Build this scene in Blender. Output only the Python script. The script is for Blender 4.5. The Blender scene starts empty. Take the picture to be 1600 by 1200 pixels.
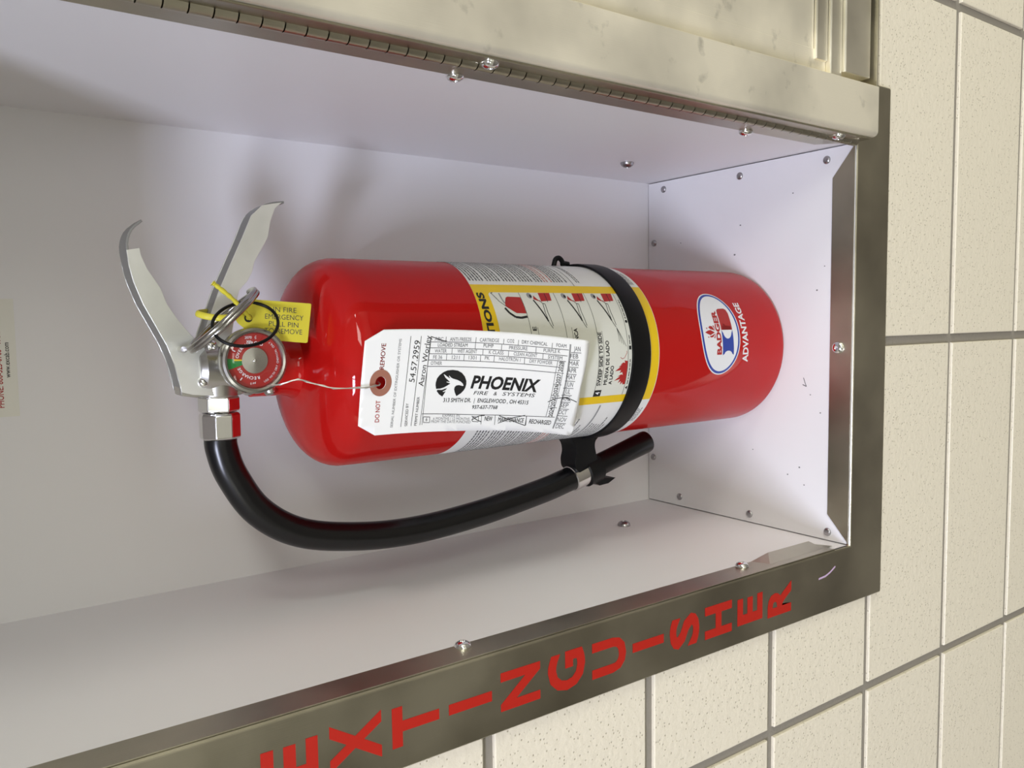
import bpy, bmesh, math, random
from mathutils import Vector, Matrix
random.seed(7)
S = bpy.context.scene
COL = S.collection

# ------------------------------------------------------------------ camera
cam_d = bpy.data.cameras.new('camera'); cam = bpy.data.objects.new('camera', cam_d); COL.objects.link(cam)
cam_d.sensor_width = 36.0; cam_d.lens = 1272.96 / 1600 * 36; cam_d.clip_start = 0.01
cam.matrix_world = Matrix([[-0.014041, 0.996927, 0.077062, 0.192398], [-0.582836, 0.054462, -0.810762, -0.381469], [-0.812468, -0.056298, 0.580281, 0.619662], [0.0, 0.0, 0.0, 1.0]])
S.camera = cam

# ------------------------------------------------------------------ light, world, exposure
w = bpy.data.worlds.new('world'); S.world = w; w.use_nodes = True
w.node_tree.nodes['Background'].inputs[0].default_value = (0.9, 0.9, 1.0, 1)
w.node_tree.nodes['Background'].inputs[1].default_value = 0.05
S.view_settings.view_transform = 'Standard'; S.view_settings.look = 'None'
S.view_settings.gamma = 1.0; S.view_settings.use_curve_mapping = False
S.view_settings.exposure = 0.36
def area_lamp(x, y, z, sx, sy, power, col):
    d = bpy.data.lights.new('ceiling_or_fill_lamp', 'AREA'); d.shape = 'RECTANGLE'; d.size = sx; d.size_y = sy
    d.energy = power; d.color = col
    o = bpy.data.objects.new('ceiling_or_fill_lamp', d); COL.objects.link(o); o.location = (x, y, z)
    return o
area_lamp(-0.50, -1.05, 1.84, 0.6, 0.3, 30, (0.76, 0.80, 1.0))
for lx, ly, lp in ((1.9, -2.7, 50), (-2.3, -2.9, 22), (3.6, -1.6, 90), (0.4, -4.0, 18)):  # added unseen fill lamps for ambient light; the right-hand light follows the hose shadow
    area_lamp(lx, ly, 1.84, 1.2, 1.2, lp, (0.985, 1.0, 0.92))

# ------------------------------------------------------------------ helpers
def new_mat(name, col, rough=0.5, metal=0.0, coat=0.0, spec=0.5):
    m = bpy.data.materials.new(name); m.use_nodes = True
    b = m.node_tree.nodes['Principled BSDF']
    b.inputs['Base Color'].default_value = (*col, 1); b.inputs['Roughness'].default_value = rough
    b.inputs['Metallic'].default_value = metal; b.inputs['Coat Weight'].default_value = coat
    b.inputs['Coat Roughness'].default_value = 0.04; b.inputs['Specular IOR Level'].default_value = spec
    return m
def nodes(m): return m.node_tree.nodes, m.node_tree.links, m.node_tree.nodes['Principled BSDF']
def add_noise(m, scale, detail=3, stretch=(1, 1, 1), rough=None, bump=None, dist=0.001, tint=None, ramp=(0.35, 0.65)):
    n, l, b = nodes(m)
    tc = n.new('ShaderNodeTexCoord'); mp = n.new('ShaderNodeMapping'); mp.inputs['Scale'].default_value = stretch
    l.new(tc.outputs['Object'], mp.inputs['Vector'])
    t = n.new('ShaderNodeTexNoise'); t.inputs['Scale'].default_value = scale; t.inputs['Detail'].default_value = detail
    l.new(mp.outputs[0], t.inputs['Vector'])
    r = n.new('ShaderNodeMapRange'); r.inputs['From Min'].default_value = ramp[0]; r.inputs['From Max'].default_value = ramp[1]
    l.new(t.outputs['Fac'], r.inputs['Value'])
    if rough:
        q = n.new('ShaderNodeMapRange'); q.inputs['To Min'].default_value = rough[0]; q.inputs['To Max'].default_value = rough[1]
        l.new(r.outputs[0], q.inputs['Value']); l.new(q.outputs[0], b.inputs['Roughness'])
    if tint:
        x = n.new('ShaderNodeMix'); x.data_type = 'RGBA'
        x.inputs[6].default_value = (*tint[0], 1); x.inputs[7].default_value = (*tint[1], 1)
        l.new(r.outputs[0], x.inputs[0]); l.new(x.outputs[2], b.inputs['Base Color'])
    if bump:
        u = n.new('ShaderNodeBump'); u.inputs['Strength'].default_value = bump; u.inputs['Distance'].default_value = dist
        l.new(t.outputs['Fac'], u.inputs['Height']); l.new(u.outputs[0], b.inputs['Normal'])
    return t
M = {}
def steel(name, col, r0, r1, stretch):
    m = new_mat(name, col, 0.3, 1.0)
    add_noise(m, 9, 4, (1, 1, 1), rough=(r0, r1), tint=(tuple(c * 0.80 for c in col), tuple(min(1, c * 1.16) for c in col)), ramp=(0.36, 0.62))
    n, l, b = nodes(m)
    tc = n.new('ShaderNodeTexCoord'); mp = n.new('ShaderNodeMapping'); mp.inputs['Scale'].default_value = stretch
    t = n.new('ShaderNodeTexNoise'); t.inputs['Scale'].default_value = 60; t.inputs['Detail'].default_value = 4
    u = n.new('ShaderNodeBump'); u.inputs['Strength'].default_value = 0.12; u.inputs['Distance'].default_value = 0.0006
    l.new(tc.outputs['Object'], mp.inputs[0]); l.new(mp.outputs[0], t.inputs[0]); l.new(t.outputs['Fac'], u.inputs['Height']); l.new(u.outputs[0], b.inputs['Normal'])
    return m
M['steel'] = steel('brushed_steel', (0.46, 0.43, 0.335), 0.28, 0.42, (30, 30, 0.6))
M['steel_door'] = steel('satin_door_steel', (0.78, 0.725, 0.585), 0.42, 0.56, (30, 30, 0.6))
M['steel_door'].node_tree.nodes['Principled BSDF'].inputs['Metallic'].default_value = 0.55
def stains(m, amount):
    n, l, b = nodes(m); src = b.inputs['Base Color'].links[0].from_socket
    tc = n.new('ShaderNodeTexCoord'); t = n.new('ShaderNodeTexNoise'); t.inputs['Scale'].default_value = 60; t.inputs['Detail'].default_value = 6
    r = n.new('ShaderNodeMapRange'); r.inputs['From Min'].default_value = 0.63; r.inputs['From Max'].default_value = 0.80; r.inputs['To Max'].default_value = amount
    x = n.new('ShaderNodeMix'); x.data_type = 'RGBA'; x.inputs[7].default_value = (0.16, 0.14, 0.10, 1)
    l.new(tc.outputs['Object'], t.inputs['Vector']); l.new(t.outputs['Fac'], r.inputs['Value']); l.new(r.outputs[0], x.inputs[0]); l.new(src, x.inputs[6]); l.new(x.outputs[2], b.inputs['Base Color'])
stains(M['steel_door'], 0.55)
M['alu'] = steel('cast_aluminium', (0.62, 0.61, 0.58), 0.26, 0.38, (1, 1, 1))
M['rail'] = steel('rail_steel', (0.80, 0.765, 0.66), 0.34, 0.48, (0.6, 30, 30))
M['plate'] = steel('lever_sheet', (0.88, 0.89, 0.82), 0.30, 0.42, (2, 8, 2))
M['plate'].node_tree.nodes['Principled BSDF'].inputs['Metallic'].default_value = 0.65
M['web'] = new_mat('lever_grey', (0.30, 0.30, 0.29), 0.42, 0.6)
M['bezel'] = new_mat('gauge_bezel', (0.42, 0.41, 0.39), 0.26, 1.0)
M['chrome'] = new_mat('bright_zinc', (0.80, 0.80, 0.80), 0.14, 1.0)
M['ring'] = new_mat('pull_ring_steel', (0.45, 0.44, 0.43), 0.18, 1.0)
M['zinc'] = new_mat('rivet_zinc', (0.42, 0.41, 0.42), 0.3, 1.0)
M['white'] = new_mat('white_enamel', (0.80, 0.79, 0.80), 0.38)
add_noise(M['white'], 260, 2, bump=0.04, dist=0.0004)
M['red'] = new_mat('red_gloss_paint', (0.44, 0.006, 0.005), 0.5, coat=0.5, spec=0.05)
M['rubber'] = new_mat('black_rubber', (0.003, 0.003, 0.004), 0.27, spec=0.5)
M['plastic'] = new_mat('black_plastic', (0.003, 0.003, 0.0035), 0.42, spec=0.25)
M['nozzle'] = new_mat('black_nozzle_plastic', (0.003, 0.003, 0.0035), 0.30, spec=0.3)
M['paper'] = new_mat('tag_card', (0.92, 0.92, 0.91), 0.7)
M['yellow'] = new_mat('yellow_plastic', (0.70, 0.62, 0.05), 0.42)
M['lab_white'] = new_mat('label_vinyl', (0.74, 0.74, 0.72), 0.3)
M['lab_cream'] = new_mat('label_cream', (0.70, 0.70, 0.62), 0.3)
M['lab_yellow'] = new_mat('label_yellow', (0.78, 0.52, 0.012), 0.3)
M['ink_k'] = new_mat('ink_black', (0.012, 0.012, 0.013), 0.5)
M['ink_d'] = new_mat('ink_dark_grey', (0.07, 0.07, 0.075), 0.6)
M['ink_g'] = new_mat('ink_grey', (0.20, 0.20, 0.21), 0.6)
M['ink_m'] = new_mat('ink_mid_grey', (0.28, 0.28, 0.28), 0.6)
M['ink_r'] = new_mat('ink_red', (0.40, 0.020, 0.018), 0.5)
M['ink_b'] = new_mat('ink_blue', (0.018, 0.05, 0.33), 0.4)
M['ink_w'] = new_mat('ink_white', (0.78, 0.78, 0.80), 0.5)
M['ink_pink'] = new_mat('ink_faded_red', (0.52, 0.16, 0.12), 0.5)
M['letter_red'] = new_mat('vinyl_letter_red', (0.45, 0.014, 0.006), 0.45)
M['dial'] = new_mat('dial_red', (0.36, 0.018, 0.015), 0.4)
M['green'] = new_mat('dial_green', (0.01, 0.22, 0.04), 0.4)
M['eyelet'] = new_mat('eyelet_fibre', (0.36, 0.15, 0.10), 0.75)
M['wire'] = new_mat('silver_wire', (0.85, 0.83, 0.80), 0.3, 1.0)
M['mortar'] = new_mat('grey_mortar', (0.26, 0.235, 0.195), 0.9); add_noise(M['mortar'], 300, 3, bump=0.4, dist=0.001)
M['ceiling'] = new_mat('white_ceiling', (0.75, 0.75, 0.73), 0.9)
M['floor'] = new_mat('dark_floor', (0.11, 0.095, 0.08), 0.5)
M['plaster'] = new_mat('beige_plaster', (0.62, 0.60, 0.54), 0.8)
M['dark'] = new_mat('gap_shade_black', (0.01, 0.01, 0.01), 0.8)
M['sticker'] = new_mat('sticker_white', (0.78, 0.77, 0.70), 0.5)
M['crayon'] = new_mat('lilac_scuff', (0.55, 0.40, 0.58), 0.7)

def tile_mat():
    m = new_mat('glazed_cream_tile', (0.70, 0.64, 0.50), 0.38)
    n, l, b = nodes(m)
    tc = n.new('ShaderNodeTexCoord')
    v = n.new('ShaderNodeTexVoronoi'); v.inputs['Scale'].default_value = 470
    l.new(tc.outputs['Object'], v.inputs['Vector'])
    s = n.new('ShaderNodeMapRange'); s.inputs['From Min'].default_value = 0.05
    l.new(v.outputs['Distance'], s.inputs['Value'])
    # keep only a share of the cells as pits
    sep = n.new('ShaderNodeSeparateColor'); l.new(v.outputs['Color'], sep.inputs[0])
    rs = n.new('ShaderNodeMath'); rs.operation = 'MULTIPLY_ADD'; rs.inputs[1].default_value = 0.33; rs.inputs[2].default_value = 0.06; l.new(sep.outputs[1], rs.inputs[0]); l.new(rs.outputs[0], s.inputs['From Max'])
    g = n.new('ShaderNodeMath'); g.operation = 'GREATER_THAN'; g.inputs[1].default_value = 0.36
    l.new(sep.outputs[0], g.inputs[0])
    inv = n.new('ShaderNodeMath'); inv.operation = 'SUBTRACT'; inv.inputs[0].default_value = 1.0; l.new(s.outputs[0], inv.inputs[1])
    pit = n.new('ShaderNodeMath'); pit.operation = 'MULTIPLY'; l.new(inv.outputs[0], pit.inputs[0]); l.new(g.outputs[0], pit.inputs[1])
    x = n.new('ShaderNodeMix'); x.data_type = 'RGBA'; x.inputs[6].default_value = (0.81, 0.742, 0.60, 1); x.inputs[7].default_value = (0.43, 0.375, 0.28, 1)
    l.new(pit.outputs[0], x.inputs[0]); l.new(x.outputs[2], b.inputs['Base Color'])
    t = n.new('ShaderNodeTexNoise'); t.inputs['Scale'].default_value = 190; t.inputs['Detail'].default_value = 3
    l.new(tc.outputs['Object'], t.inputs['Vector'])
    h = n.new('ShaderNodeMath'); h.operation = 'MULTIPLY_ADD'; h.inputs[1].default_value = -0.8
    l.new(pit.outputs[0], h.inputs[0]); l.new(t.outputs['Fac'], h.inputs[2])
    u = n.new('ShaderNodeBump'); u.inputs['Strength'].default_value = 0.45; u.inputs['Distance'].default_value = 0.0012
    l.new(h.outputs[0], u.inputs['Height']); l.new(u.outputs[0], b.inputs['Normal'])
    return m
M['tile'] = tile_mat()

def glass_mat():
    m = bpy.data.materials.new('gauge_glass'); m.use_nodes = True; n = m.node_tree.nodes; l = m.node_tree.links; n.clear()
    o = n.new('ShaderNodeOutputMaterial'); a = n.new('ShaderNodeBsdfTransparent'); g = n.new('ShaderNodeBsdfGlossy'); g.inputs['Roughness'].default_value = 0.05
    x = n.new('ShaderNodeMixShader'); x.inputs[0].default_value = 0.05
    l.new(a.outputs[0], x.inputs[1]); l.new(g.outputs[0], x.inputs[2]); l.new(x.outputs[0], o.inputs[0])
    return m
M['glass'] = glass_mat()

def link(name, me, mats, parent=None, smooth=None, bevel=0.0, seg=2):
    o = bpy.data.objects.new(name, me); COL.objects.link(o)
    for m in (mats if isinstance(mats, (list, tuple)) else [mats]): me.materials.append(m if not isinstance(m, str) else M[m])
    if parent: o.parent = parent
    if smooth is not None:
        me.shade_smooth(); me.set_sharp_from_angle(angle=math.radians(smooth))
    if bevel:
        b = o.modifiers.new('bevel', 'BEVEL'); b.width = bevel; b.segments = seg; b.limit_method = 'ANGLE'; b.angle_limit = math.radians(40)
        b.harden_normals = False
    return o
def from_bm(name, bm, mats, parent=None, smooth=None, bevel=0.0, seg=2):
    me = bpy.data.meshes.new(name); bmesh.ops.recalc_face_normals(bm, faces=bm.faces); bm.to_mesh(me); bm.free()
    return link(name, me, mats, parent, smooth, bevel, seg)
def empty(name, loc=(0, 0, 0)):
    o = bpy.data.objects.new(name, None); COL.objects.link(o); o.location = loc; o.empty_display_size = 0.02
    return o
def keep(o, parent):          # parent at the empty while staying where it is
    o.parent = parent; o.matrix_parent_inverse = Matrix.Translation(-parent.location)
    return o
def tag(o, label, cat, group=None):
    o['label'] = label; o['category'] = cat
    if group: o['group'] = group
def struct(o): o['kind'] = 'structure'; return o
def bx(bm, x0, x1, y0, y1, z0, z1):
    v = [bm.verts.new(p) for p in ((x0, y0, z0), (x1, y0, z0), (x1, y1, z0), (x0, y1, z0), (x0, y0, z1), (x1, y0, z1), (x1, y1, z1), (x0, y1, z1))]
    for f in ((3, 2, 1, 0), (4, 5, 6, 7), (0, 1, 5, 4), (1, 2, 6, 5), (2, 3, 7, 6), (3, 0, 4, 7)): bm.faces.new([v[i] for i in f])
def box(name, x0, x1, y0, y1, z0, z1, mat, parent=None, bevel=0.0, seg=2):
    bm = bmesh.new(); bx(bm, x0, x1, y0, y1, z0, z1); return from_bm(name, bm, mat, parent, None, bevel, seg)
def prism(bm, pts, d0, d1, axis='y'):
    mk = {'y': lambda a, b, d: (a, d, b), 'x': lambda a, b, d: (d, a, b), 'z': lambda a, b, d: (a, b, d)}[axis]
    A = [bm.verts.new(mk(a, b, d0)) for a, b in pts]; B = [bm.verts.new(mk(a, b, d1)) for a, b in pts]; n = len(pts)
    fa = bm.faces.new(A); fb = bm.faces.new(B[::-1])
    for i in range(n): bm.faces.new((A[i], B[i], B[(i + 1) % n], A[(i + 1) % n]))
    bmesh.ops.triangulate(bm, faces=[f for f in (fa, fb) if len(f.verts) > 4], ngon_method='EAR_CLIP')
def frame_of(d):
    d = d.normalized(); up = Vector((0, 0, 1)) if abs(d.z) < 0.9 else Vector((1, 0, 0))
    a = d.cross(up).normalized(); return a, d.cross(a).normalized()
def lathe(bm, prof, origin=(0, 0, 0), axis=(0, 0, 1), n=48, cap=True, a0=None, b0=None):
    o = Vector(origin); d = Vector(axis).normalized(); a, b = frame_of(d); rings = []
    for r, h in prof:
        c = o + d * h
        rings.append([bm.verts.new(c)] if r < 1e-6 else [bm.verts.new(c + (a * math.cos(2 * math.pi * i / n) + b * math.sin(2 * math.pi * i / n)) * r) for i in range(n)])
    for p, q in zip(rings, rings[1:]):
        for i in range(n):
            j = (i + 1) % n
            if len(p) == 1 and len(q) == 1: continue
            if len(p) == 1: bm.faces.new((p[0], q[i], q[j]))
            elif len(q) == 1: bm.faces.new((p[i], p[j], q[0]))
            else: bm.faces.new((p[i], p[j], q[j], q[i]))
    if cap:
        for r in (rings[0], rings[-1]):
            if len(r) > 1: bm.faces.new(r)
def smooth_path(pts, k=6, closed=False):
    P = [Vector(p) for p in pts]; n = len(P); out = []
    rng = n if closed else n - 1
    for i in range(rng):
        p0 = P[(i - 1) % n] if closed or i > 0 else P[0] * 2 - P[1]
        p1, p2 = P[i], P[(i + 1) % n]
        p3 = P[(i + 2) % n] if closed or i < n - 2 else P[-1] * 2 - P[-2]
        for j in range(k):
            t = j / k
            out.append(0.5 * (2 * p1 + (p2 - p0) * t + (2 * p0 - 5 * p1 + 4 * p2 - p3) * t * t + (3 * p1 - p0 - 3 * p2 + p3) * t ** 3))
    if not closed: out.append(P[-1])
    return out
def tube(bm, path, r, n=12, closed=False, flat=1.0, up=None):
    P = [Vector(p) for p in path]; m = len(P); rings = []; a = None
    R = r if callable(r) else (lambda t: r)
    for i in range(m):
        d = (P[(i + 1) % m] - P[(i - 1) % m]) if closed else (P[min(i + 1, m - 1)] - P[max(i - 1, 0)])
        d.normalize()
        if up is not None: a = (Vector(up) - d * d.dot(Vector(up))).normalized()
        elif a is None: a = frame_of(d)[0]
        else: a = (a - d * a.dot(d)).normalized()
        b = d.cross(a); rr = R(i / (m - 1))
        rings.append([bm.verts.new(P[i] + (a * math.cos(2 * math.pi * k / n) + b * math.sin(2 * math.pi * k / n) * flat) * rr) for k in range(n)])
    for i in range(m if closed else m - 1):
        p, q = rings[i], rings[(i + 1) % m]
        for k in range(n): bm.faces.new((p[k], p[(k + 1) % n], q[(k + 1) % n], q[k]))
    if not closed: bm.faces.new(rings[0][::-1]); bm.faces.new(rings[-1])

# ---- flat print laid on surfaces
FONT_CACHE = {}
def glyphs(txt, bold=0.0, shear=0.0):
    key = (txt, bold, shear)
    if key in FONT_CACHE: return FONT_CACHE[key]
    c = bpy.data.curves.new('t', 'FONT'); c.body = txt; c.size = 1.0; c.offset = bold; c.shear = shear; c.resolution_u = 3; c.fill_mode = 'FRONT'
    o = bpy.data.objects.new('t', c); COL.objects.link(o)
    dg = bpy.context.evaluated_depsgraph_get(); me = o.evaluated_get(dg).to_mesh()
    V = [(v.co.x, v.co.y) for v in me.vertices]; F = [tuple(p.vertices) for p in me.polygons]
    o.evaluated_get(dg).to_mesh_clear(); bpy.data.objects.remove(o); bpy.data.curves.remove(c)
    FONT_CACHE[key] = (V, F); return V, F
CAP = max(v[1] for v in glyphs('H')[0])
class Print:
    def __init__(s): s.items = []; s.mats = []
    def mi(s, m):
        if m not in s.mats: s.mats.append(m)
        return s.mats.index(m)
    def raw(s, V, F, mat, layer): s.items.append((V, F, s.mi(mat), layer))
    def poly(s, pts, mat, layer=0): s.raw(list(pts), [tuple(range(len(pts)))], mat, layer)
    def rect(s, a0, b0, a1, b1, mat, layer=0): s.poly([(a0, b0), (a1, b0), (a1, b1), (a0, b1)], mat, layer)
    def ell(s, ca, cb, ra, rb, mat, layer=0, n=48, t0=0, t1=360):
        pts = [(ca + ra * math.cos(math.radians(t0 + (t1 - t0) * i / n)), cb + rb * math.sin(math.radians(t0 + (t1 - t0) * i / n))) for i in range(n if t1 - t0 == 360 else n + 1)]
        s.poly(pts, mat, layer)
    def rrect(s, a0, b0, a1, b1, r, mat, layer=0):
        pts = []
        for cx, cy, t in ((a1 - r, b1 - r, 0), (a0 + r, b1 - r, 90), (a0 + r, b0 + r, 180), (a1 - r, b0 + r, 270)):
            for i in range(7): q = math.radians(t + 15 * i); pts.append((cx + r * math.cos(q), cy + r * math.sin(q)))
        s.poly(pts, mat, layer)
    def line(s, pts, wd, mat, layer=0):
        for (a, b), (c, d) in zip(pts, pts[1:]):
            L = math.hypot(c - a, d - b) or 1; nx, ny = -(d - b) / L * wd / 2, (c - a) / L * wd / 2
            s.poly([(a + nx, b + ny), (a - nx, b - ny), (c - nx, d - ny), (c + nx, d + ny)], mat, layer)
    def text(s, txt, p0, p1, h, mat, layer=0, bold=0.0, shear=0.0):
        if bold > 0 and 'M' in txt:            # thicken by close copies: the font's own offset closes the M
            dx, dy = p1[0] - p0[0], p1[1] - p0[1]; L = math.hypot(dx, dy); e = bold * h * 1.3
            for sx, sy in ((-e, 0), (e, 0), (0, e), (0, -e)):
                qx, qy = (dx * sx - dy * sy) / L, (dy * sx + dx * sy) / L
                s.text(txt, (p0[0] + qx, p0[1] + qy), (p1[0] + qx, p1[1] + qy), h, mat, layer, 0.0, shear)
            return
        V, F = glyphs(txt, bold, shear)
        if not V: return
        x0 = min(v[0] for v in V); x1 = max(v[0] for v in V)
        dx, dy = p1[0] - p0[0], p1[1] - p0[1]; L = math.hypot(dx, dy); ux, uy = dx / L, dy / L
        k = L / (x1 - x0); q = h / CAP
        s.raw([(p0[0] + (x - x0) * k * ux - y * q * uy, p0[1] + (x - x0) * k * uy + y * q * ux) for x, y in V], F, mat, layer)
    def text_in(s, txt, c, ang, h, mat, layer=0, bold=0.0, width=None):   # centred text with its own proportions
        V, F = glyphs(txt, bold); x0 = min(v[0] for v in V); x1 = max(v[0] for v in V); q = h / CAP
        wd = width or (x1 - x0) * q; ux, uy = math.cos(ang), math.sin(ang)
        s.text(txt, (c[0] - ux * wd / 2 + uy * h / 2, c[1] - uy * wd / 2 - ux * h / 2), (c[0] + ux * wd / 2 + uy * h / 2, c[1] + uy * wd / 2 - ux * h / 2), h, mat, layer, bold)
    def arc(s, txt, c, r, a0, a1, h, mat, layer=0, outward=True, bold=0.0):
        n = len(txt)
        for i, ch in enumerate(txt):
            if ch == ' ': continue
            t = math.radians(a0 + (a1 - a0) * (i + 0.5) / n)
            ang = t - math.pi / 2 if outward else t + math.pi / 2
            s.text_in(ch, (c[0] + r * math.cos(t), c[1] + r * math.sin(t)), ang, h, mat, layer, bold)
    def fine(s, a0, a1, b, h, mat, layer=0, rag=0.1):                      # a line of print too small to read
        a = a0; end = a1 - random.random() * rag * (a1 - a0)
        while a < end:
            wd = random.uniform(1.2, 4.5) * 0.001
            s.rect(a, b, min(a + wd, end), b + h, mat, layer); a += wd + 0.0006
    def build(s, name, surf, parent, step=None, base=0.00012, dl=0.00008, stepb=None):
        bm = bmesh.new()
        for V, F, m, layer in s.items:
            vs = [bm.verts.new((a, b, base + dl * layer)) for a, b in V]
            for f in F:
                try: fc = bm.faces.new([vs[i] for i in f]); fc.material_index = m
                except ValueError: pass
        big = [f for f in bm.faces if len(f.verts) > 4]
        if big: bmesh.ops.triangulate(bm, faces=big, ngon_method='EAR_CLIP')
        for ax, stp in ((0, step), (1, stepb)):
            if not stp: continue
            lo = min(v.co[ax] for v in bm.verts); hi = max(v.co[ax] for v in bm.verts)
            k = math.floor(lo / stp) + 1
            while k * stp < hi:
                co = [0, 0, 0]; co[ax] = k * stp; no = [0, 0, 0]; no[ax] = 1
                bmesh.ops.bisect_plane(bm, geom=bm.verts[:] + bm.edges[:] + bm.faces[:], plane_co=co, plane_no=no); k += 1
        for v in bm.verts: v.co = surf(v.co.x, v.co.y, v.co.z)
        me = bpy.data.meshes.new(name); bm.to_mesh(me); bm.free()
        o = link(name, me, s.mats)
        return keep(o, parent) if parent.type == 'EMPTY' else _par(o, parent)
def _par(o, parent):
    o.parent = parent; return o

# ------------------------------------------------------------------ sizes (metres); z = 0 is the cabinet floor, y = 0 the frame face
W, D, H = 0.333, 0.2354, 0.715
FX0, FX1, FZ0, FZ1 = -0.0493, 0.3823, -0.0486, 0.764
FLG = 0.0216
XE, YE, RE = 0.1662, 0.1348, 0.0696
WY = 0.004                                    # face of the wall tiles
RX0, RX1, RZ0, RZ1, RY0 = -3.6, 4.6, -1.05, 1.87, -4.8

# ------------------------------------------------------------------ the room
struct(box('floor', RX0, RX1, RY0, 0.6, RZ0 - 0.05, RZ0, 'floor'))
struct(box('ceiling', RX0, RX1, RY0, 0.6, RZ1, RZ1 + 0.05, 'ceiling'))
struct(box('wall_front', RX0, RX1, RY0 - 0.05, RY0, RZ0, RZ1, 'plaster'))
struct(box('wall_left', RX0 - 0.05, RX0, RY0, 0.6, RZ0, RZ1, 'plaster'))
struct(box('wall_right', RX1, RX1 + 0.05, RY0, 0.6, RZ0, RZ1, 'plaster'))
HX0, HX1, HZ0, HZ1 = -0.022, 0.355, -0.025, 0.74          # the recess in the wall
bm = bmesh.new(); y0, y1 = WY + 0.0028, WY + 0.10
for a, b, c, d in ((RX0, HX0, RZ0, RZ1), (HX1, RX1, RZ0, RZ1), (HX0, HX1, RZ0, HZ0), (HX0, HX1, HZ1, RZ1)): bx(bm, a, b, y0, y1, c, d)
wall = struct(from_bm('wall_back', bm, 'mortar'))
TW, TH, TX, TZ, J = 0.3045, 0.1329, -0.1341, 0.0982, 0.0042
def tile_mesh(rects, name='tile'):
    bm = bmesh.new()
    for a, b, c, d in rects: bx(bm, a, b, 0, 0.008, c, d)
    me = bpy.data.meshes.new(name); bmesh.ops.recalc_face_normals(bm, faces=bm.faces)
    e = [q for q in bm.edges if all(v.co.y < 0.001 for v in q.verts)]
    bmesh.ops.bevel(bm, geom=e, offset=0.0009, segments=2, affect='EDGES', profile=0.5)
    bm.to_mesh(me); bm.free(); me.materials.append(M['tile']); return me
full = tile_mesh([(-TW / 2 + J, TW / 2 - J, -TH / 2 + J, TH / 2 - J)])
for i in range(-8, 10):
    for j in range(-9, 13):
        cx, cz = TX + (i + 0.5) * TW, TZ + (j + 0.5) * TH
        x0, x1, z0, z1 = cx - TW / 2 + J, cx + TW / 2 - J, cz - TH / 2 + J, cz + TH / 2 - J
        if x0 < RX0 or x1 > RX1 or z0 < RZ0 or z1 > RZ1: continue
        if x1 < -1.8 or x0 > 2.0: continue
        if x1 > HX0 and x0 < HX1 and z1 > HZ0 and z0 < HZ1:
            rs = []
            if x0 < HX0: rs.append((x0, HX0, z0, z1))
            if x1 > HX1: rs.append((HX1, x1, z0, z1))
            a, b = max(x0, HX0), min(x1, HX1)
            if z0 < HZ0: rs.append((a, b, z0, HZ0))
            if z1 > HZ1: rs.append((a, b, HZ1, z1))
            if not rs: continue
            me = tile_mesh([(p - cx, q - cx, r - cz, t - cz) for p, q, r, t in rs])
        else: me = full
        o = bpy.data.objects.new('tile', me); COL.objects.link(o); o.parent = wall
        o.location = (cx, WY + random.uniform(-0.0003, 0.0003), cz); o.rotation_euler = (random.uniform(-.002, .002), 0, random.uniform(-.0015, .0015))

# ------------------------------------------------------------------ cabinet
CAB = empty('extinguisher_cabinet', (W / 2, D / 2, -0.004))
tag(CAB, 'recessed white cabinet with steel frame, red letters and open steel door', 'cabinet')
def cp(o): return keep(o, CAB)
T = 0.0015
cp(box('back_panel', -T, W + T, D, D + T, -0.004, H, 'white'))
cp(box('side_panel', -T, 0, 0.002, D, -0.004, H, 'white'))
cp(box('side_panel', W, W + T, 0.002, D, -0.004, H, 'white'))
cp(box('top_panel', -T, W + T, 0.002, D, H, H + T, 'white'))
cp(box('floor_panel', 0.0009, W - 0.0009, 0.0012, D - 0.0007, -0.0014, 0, 'white'))
cp(box('gap_shade_sheet', -T, W + T, 0.002, D, -0.006, -0.0045, 'dark'))  # black sheet below floor panel; colour stands for shade in the edge gaps
# frame: face ring, outer return to the wall, inner return flanges
def frame_strip(name, pts, parent=None):
    bm = bmesh.new(); prism(bm, pts, 0.0, 0.0014); return bm
bm = bmesh.new()
ov = [(FX0, FZ0), (FX1, FZ0), (FX1, FZ1), (FX0, FZ1)]; iv = [(0, 0), (W, 0), (W, H), (0, H)]
def ring_y(y, pts): return [bm.verts.new((a, y, b)) for a, b in pts]
o0, i0 = ring_y(0, ov), ring_y(0, iv); ob = ring_y(WY + 0.001, ov); ib = ring_y(0.0035, iv)
for k in range(4):
    n = (k + 1) % 4
    bm.faces.new((o0[k], o0[n], i0[n], i0[k])); bm.faces.new((ob[k], ob[n], o0[n], o0[k])); bm.faces.new((i0[k], i0[n], ib[n], ib[k]))
frame = cp(from_bm('frame', bm, 'steel', None, None, 0.0017, 4))
FT = 0.0009
def flange(name, pts, axis, d0, d1):
    bm = bmesh.new(); prism(bm, pts, d0, d1, axis); return cp(from_bm(name, bm, 'steel', None, None, 0.0003, 2))
flange('return_flange', [(0.0012, 0.0015), (W - 0.0012, 0.0015), (0.307, FLG), (0.0235, FLG)], 'z', 0.0, FT)
flange('return_flange', [(0.0012, 0.02), (FLG, 0.0235), (FLG, H - .02), (0.0012, H - .002)], 'x', 0.0, FT)
flange('return_flange', [(0.0012, 0.002), (FLG + .002, 0.0235), (FLG + .002, H - .02), (0.0012, H - .002)], 'x', W - FT, W)
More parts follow.
